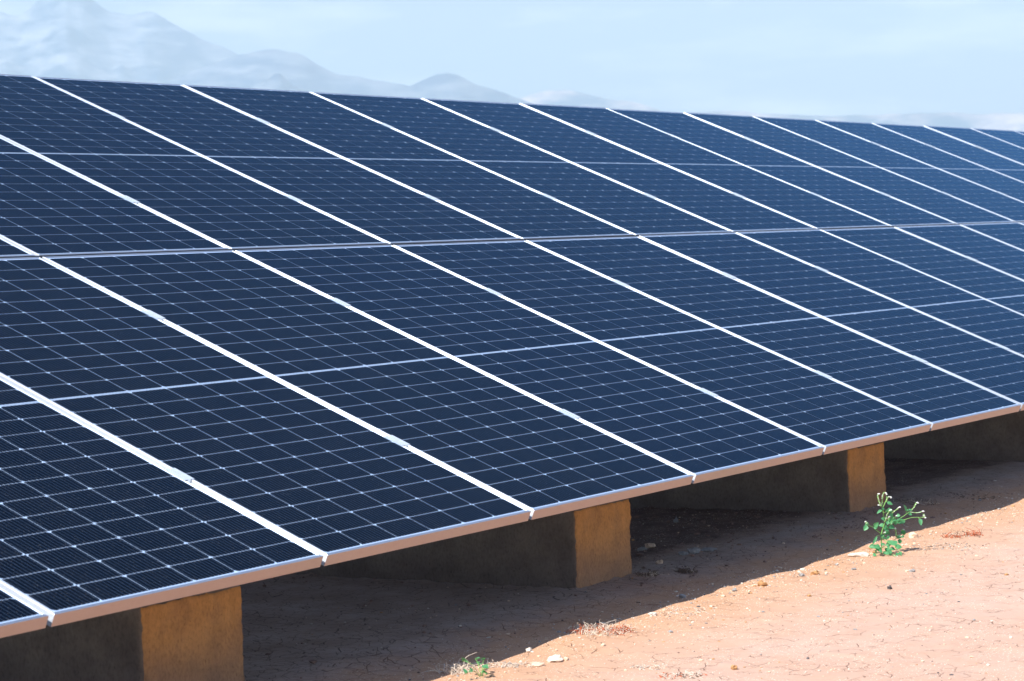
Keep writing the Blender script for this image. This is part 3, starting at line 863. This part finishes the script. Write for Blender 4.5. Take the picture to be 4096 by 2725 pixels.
# ------------------------------------------------------------------ mountains far behind
K = 4096 / 2357.0
def range_(name, prof, D, front, back, mat, seed, label, ruff=0.35, cell=0.006):
    """a ridge whose crest follows (bearing, height) taken from the survey, standing D metres away"""
    crest = []
    for px, py in prof:
        d = look(px * K, py * K)
        hl = math.hypot(d.x, d.y)
        crest.append((math.atan2(d.y, d.x), max(0.0, CAM.z + D * d.z / hl)))
    crest.sort()
    a0, a1 = crest[0][0], crest[-1][0]
    def H(a):
        for (p, hp), (q, hq) in zip(crest, crest[1:]):
            if a <= q:
                t = (a - p) / (q - p)
                return hp + (hq - hp) * t
        return crest[-1][1]
    na = int((a1 - a0) / (cell * 0.22)) + 1
    rs = [-1 + 2 * i / 56 for i in range(57)]
    off = seed * 17.3
    vs, fs = [], []
    for i in range(na + 1):
        a = a0 + (a1 - a0) * i / na
        h = H(a)
        for s in rs:
            r = D + s * (front if s < 0 else back)
            k = (1 - abs(s)) ** (1.15 if s < 0 else 1.0)
            x, y = CAM.x + math.cos(a) * r, CAM.y + math.sin(a) * r
            q = Vector((CAM.x + math.cos(a + s * 0.035) * r, CAM.y + math.sin(a + s * 0.035) * r, off * 100)) / (D * 0.045)
            rg = (1 - abs(noise.noise(q))) * .55 + (1 - abs(noise.noise(q * 2.3))) * .3 + (1 - abs(noise.noise(q * 5))) * .15
            z = h * k * (1 - ruff * (1 - rg) * 2.2 * min(1, abs(s) * 9))
            jag = h * 0.012 * noise.noise(q * 6) * (1 if abs(s) < 0.05 else 0.6)
            vs.append((x, y, max(-2, z + jag - (3 if abs(s) > .99 else 0))))
    m = len(rs)
    for i in range(na):
        for j in range(m - 1):
            fs.append((i * m + j, i * m + j + 1, (i + 1) * m + j + 1, (i + 1) * m + j))
    me = bpy.data.meshes.new(name)
    me.from_pydata(vs, [], fs)
    me.polygons.foreach_set('use_smooth', [True] * len(fs))
    me.materials.append(mat)
    o = bpy.data.objects.new(name, me); C.objects.link(o)
    tag(o, label, kind='structure')

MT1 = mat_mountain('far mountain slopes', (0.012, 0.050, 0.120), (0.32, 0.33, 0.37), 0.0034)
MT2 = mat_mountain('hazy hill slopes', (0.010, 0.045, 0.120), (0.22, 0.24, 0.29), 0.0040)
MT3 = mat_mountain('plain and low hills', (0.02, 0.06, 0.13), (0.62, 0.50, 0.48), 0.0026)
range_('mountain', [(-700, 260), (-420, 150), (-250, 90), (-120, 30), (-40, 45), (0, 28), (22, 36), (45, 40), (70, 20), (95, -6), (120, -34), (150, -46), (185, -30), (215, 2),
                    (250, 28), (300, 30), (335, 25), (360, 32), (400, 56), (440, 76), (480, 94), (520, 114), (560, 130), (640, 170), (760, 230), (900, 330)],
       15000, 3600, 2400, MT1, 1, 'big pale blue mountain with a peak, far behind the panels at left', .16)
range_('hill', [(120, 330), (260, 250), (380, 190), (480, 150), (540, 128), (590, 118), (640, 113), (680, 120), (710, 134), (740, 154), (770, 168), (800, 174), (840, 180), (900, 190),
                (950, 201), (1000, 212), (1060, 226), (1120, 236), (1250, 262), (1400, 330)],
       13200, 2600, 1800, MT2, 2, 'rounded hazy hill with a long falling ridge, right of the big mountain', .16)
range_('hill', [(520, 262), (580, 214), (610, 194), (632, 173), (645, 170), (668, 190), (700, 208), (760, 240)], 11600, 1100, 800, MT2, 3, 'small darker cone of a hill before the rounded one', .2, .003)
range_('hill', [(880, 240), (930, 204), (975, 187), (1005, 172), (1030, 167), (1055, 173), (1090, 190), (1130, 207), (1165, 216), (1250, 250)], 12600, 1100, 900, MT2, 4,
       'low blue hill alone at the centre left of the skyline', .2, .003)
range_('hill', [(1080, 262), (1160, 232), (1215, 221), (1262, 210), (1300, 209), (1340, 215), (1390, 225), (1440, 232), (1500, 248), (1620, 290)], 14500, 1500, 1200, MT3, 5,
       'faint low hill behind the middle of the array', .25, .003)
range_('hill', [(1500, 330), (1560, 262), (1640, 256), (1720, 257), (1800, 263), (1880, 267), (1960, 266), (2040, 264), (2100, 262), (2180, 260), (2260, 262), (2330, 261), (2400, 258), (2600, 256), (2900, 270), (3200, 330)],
       13800, 3800, 1500, MT3, 6, 'long low hills with pale fields at the right of the skyline', .45, .003)

# ------------------------------------------------------------------ air
HAZE = 1.2e-4
if HAZE:
    bm = bmesh.new()
    box(bm, (-19500, -19500, -4), (19500, 19500, 1760))
    hz = bpy.data.materials.new('pale air'); hz.use_nodes = True
    t = hz.node_tree
    for nd in list(t.nodes):
        if nd.type != 'OUTPUT_MATERIAL': t.nodes.remove(nd)
    pv = t.nodes.new('ShaderNodeVolumePrincipled')
    pv.inputs['Color'].default_value = (0.610, 0.800, 0.895, 1)
    pv.inputs['Density'].default_value = HAZE
    pv.inputs['Anisotropy'].default_value = 0.0
    t.links.new(pv.outputs[0], t.nodes['Material Output'].inputs['Volume'])
    o = link('haze', bm, hz)
    tag(o, 'pale blue haze filling the air out to the mountains', 'haze', kind='stuff')

# ------------------------------------------------------------------ sky, sun, camera
w = bpy.data.worlds.new('World'); SC.world = w; w.use_nodes = True
t = w.node_tree
bg = t.nodes['Background']
sky = t.nodes.new('ShaderNodeTexSky')
sky.sky_type = 'NISHITA'; sky.sun_disc = False
sky.sun_elevation = math.asin(SUN.z)
sky.sun_rotation = math.atan2(SUN.x, SUN.y)
sky.air_density = 1.0; sky.dust_density = 1.2; sky.ozone_density = 2.0
tc = t.nodes.new('ShaderNodeTexCoord')
mp = t.nodes.new('ShaderNodeMapping'); mp.inputs['Scale'].default_value = (5, 5, 26)
nz = t.nodes.new('ShaderNodeTexNoise'); nz.inputs['Scale'].default_value = 1.6; nz.inputs['Detail'].default_value = 7; nz.inputs['Roughness'].default_value = .55
t.links.new(tc.outputs['Generated'], mp.inputs[0]); t.links.new(mp.outputs[0], nz.inputs['Vector'])
rp = t.nodes.new('ShaderNodeValToRGB')
rp.color_ramp.elements[0].position = .50; rp.color_ramp.elements[0].color = (0, 0, 0, 1)
rp.color_ramp.elements[1].position = .74; rp.color_ramp.elements[1].color = (1, 1, 1, 1)
t.links.new(nz.outputs[0], rp.inputs[0])
mx = t.nodes.new('ShaderNodeMix'); mx.data_type = 'RGBA'
tint = t.nodes.new('ShaderNodeMix'); tint.data_type = 'RGBA'; tint.blend_type = 'MULTIPLY'; tint.inputs[0].default_value = 1
t.links.new(sky.outputs[0], tint.inputs[6]); tint.inputs[7].default_value = (0.58, 0.90, 1.62, 1)
sx = t.nodes.new('ShaderNodeSeparateXYZ'); t.links.new(tc.outputs['Generated'], sx.inputs[0])
low = t.nodes.new('ShaderNodeMapRange'); t.links.new(sx.outputs[2], low.inputs[0])
low.inputs[1].default_value = 0.09; low.inputs[2].default_value = 0.20; low.inputs[3].default_value = 1; low.inputs[4].default_value = 0.06
cm = t.nodes.new('ShaderNodeMath'); cm.operation = 'MULTIPLY'; t.links.new(rp.outputs[0], cm.inputs[0]); t.links.new(low.outputs[0], cm.inputs[1])
t.links.new(cm.outputs[0], mx.inputs[0])
pale = t.nodes.new('ShaderNodeMix'); pale.data_type = 'RGBA'
pm = t.nodes.new('ShaderNodeMath'); pm.operation = 'MULTIPLY'; t.links.new(low.outputs[0], pm.inputs[0]); pm.inputs[1].default_value = .38
t.links.new(pm.outputs[0], pale.inputs[0]); t.links.new(tint.outputs[2], pale.inputs[6]); pale.inputs[7].default_value = (15, 14.2, 12.4, 1)
t.links.new(pale.outputs[2], mx.inputs[6]); mx.inputs[7].default_value = (23, 22.5, 21, 1)
t.links.new(mx.outputs[2], bg.inputs[0])
bg.inputs[1].default_value = 0.05

sl = bpy.data.lights.new('sun', 'SUN'); sl.energy = 5.0; sl.angle = R(0.53); sl.color = (1.0, 0.955, 0.89)
so = bpy.data.objects.new('sun', sl); C.objects.link(so)
so.rotation_euler = SUN.to_track_quat('Z', 'Y').to_euler()

cd = bpy.data.cameras.new('camera'); cam = bpy.data.objects.new('camera', cd); C.objects.link(cam)
cam.matrix_world = Matrix.Translation(CAM) @ CAM_R.to_4x4()
cd.sensor_width = 36; cd.lens = FPX / 4096 * 36
cd.clip_start = 0.1; cd.clip_end = 60000
cd.dof.use_dof = True; cd.dof.focus_distance = 9.6; cd.dof.aperture_fstop = 8.0
SC.camera = cam
SC.view_settings.view_transform = 'Standard'; SC.view_settings.look = 'None'
SC.view_settings.exposure = 1.0; SC.view_settings.gamma = 1
SC.cycles.max_bounces = 8; SC.cycles.diffuse_bounces = 4; SC.cycles.volume_bounces = 1
SC.cycles.use_denoising = True
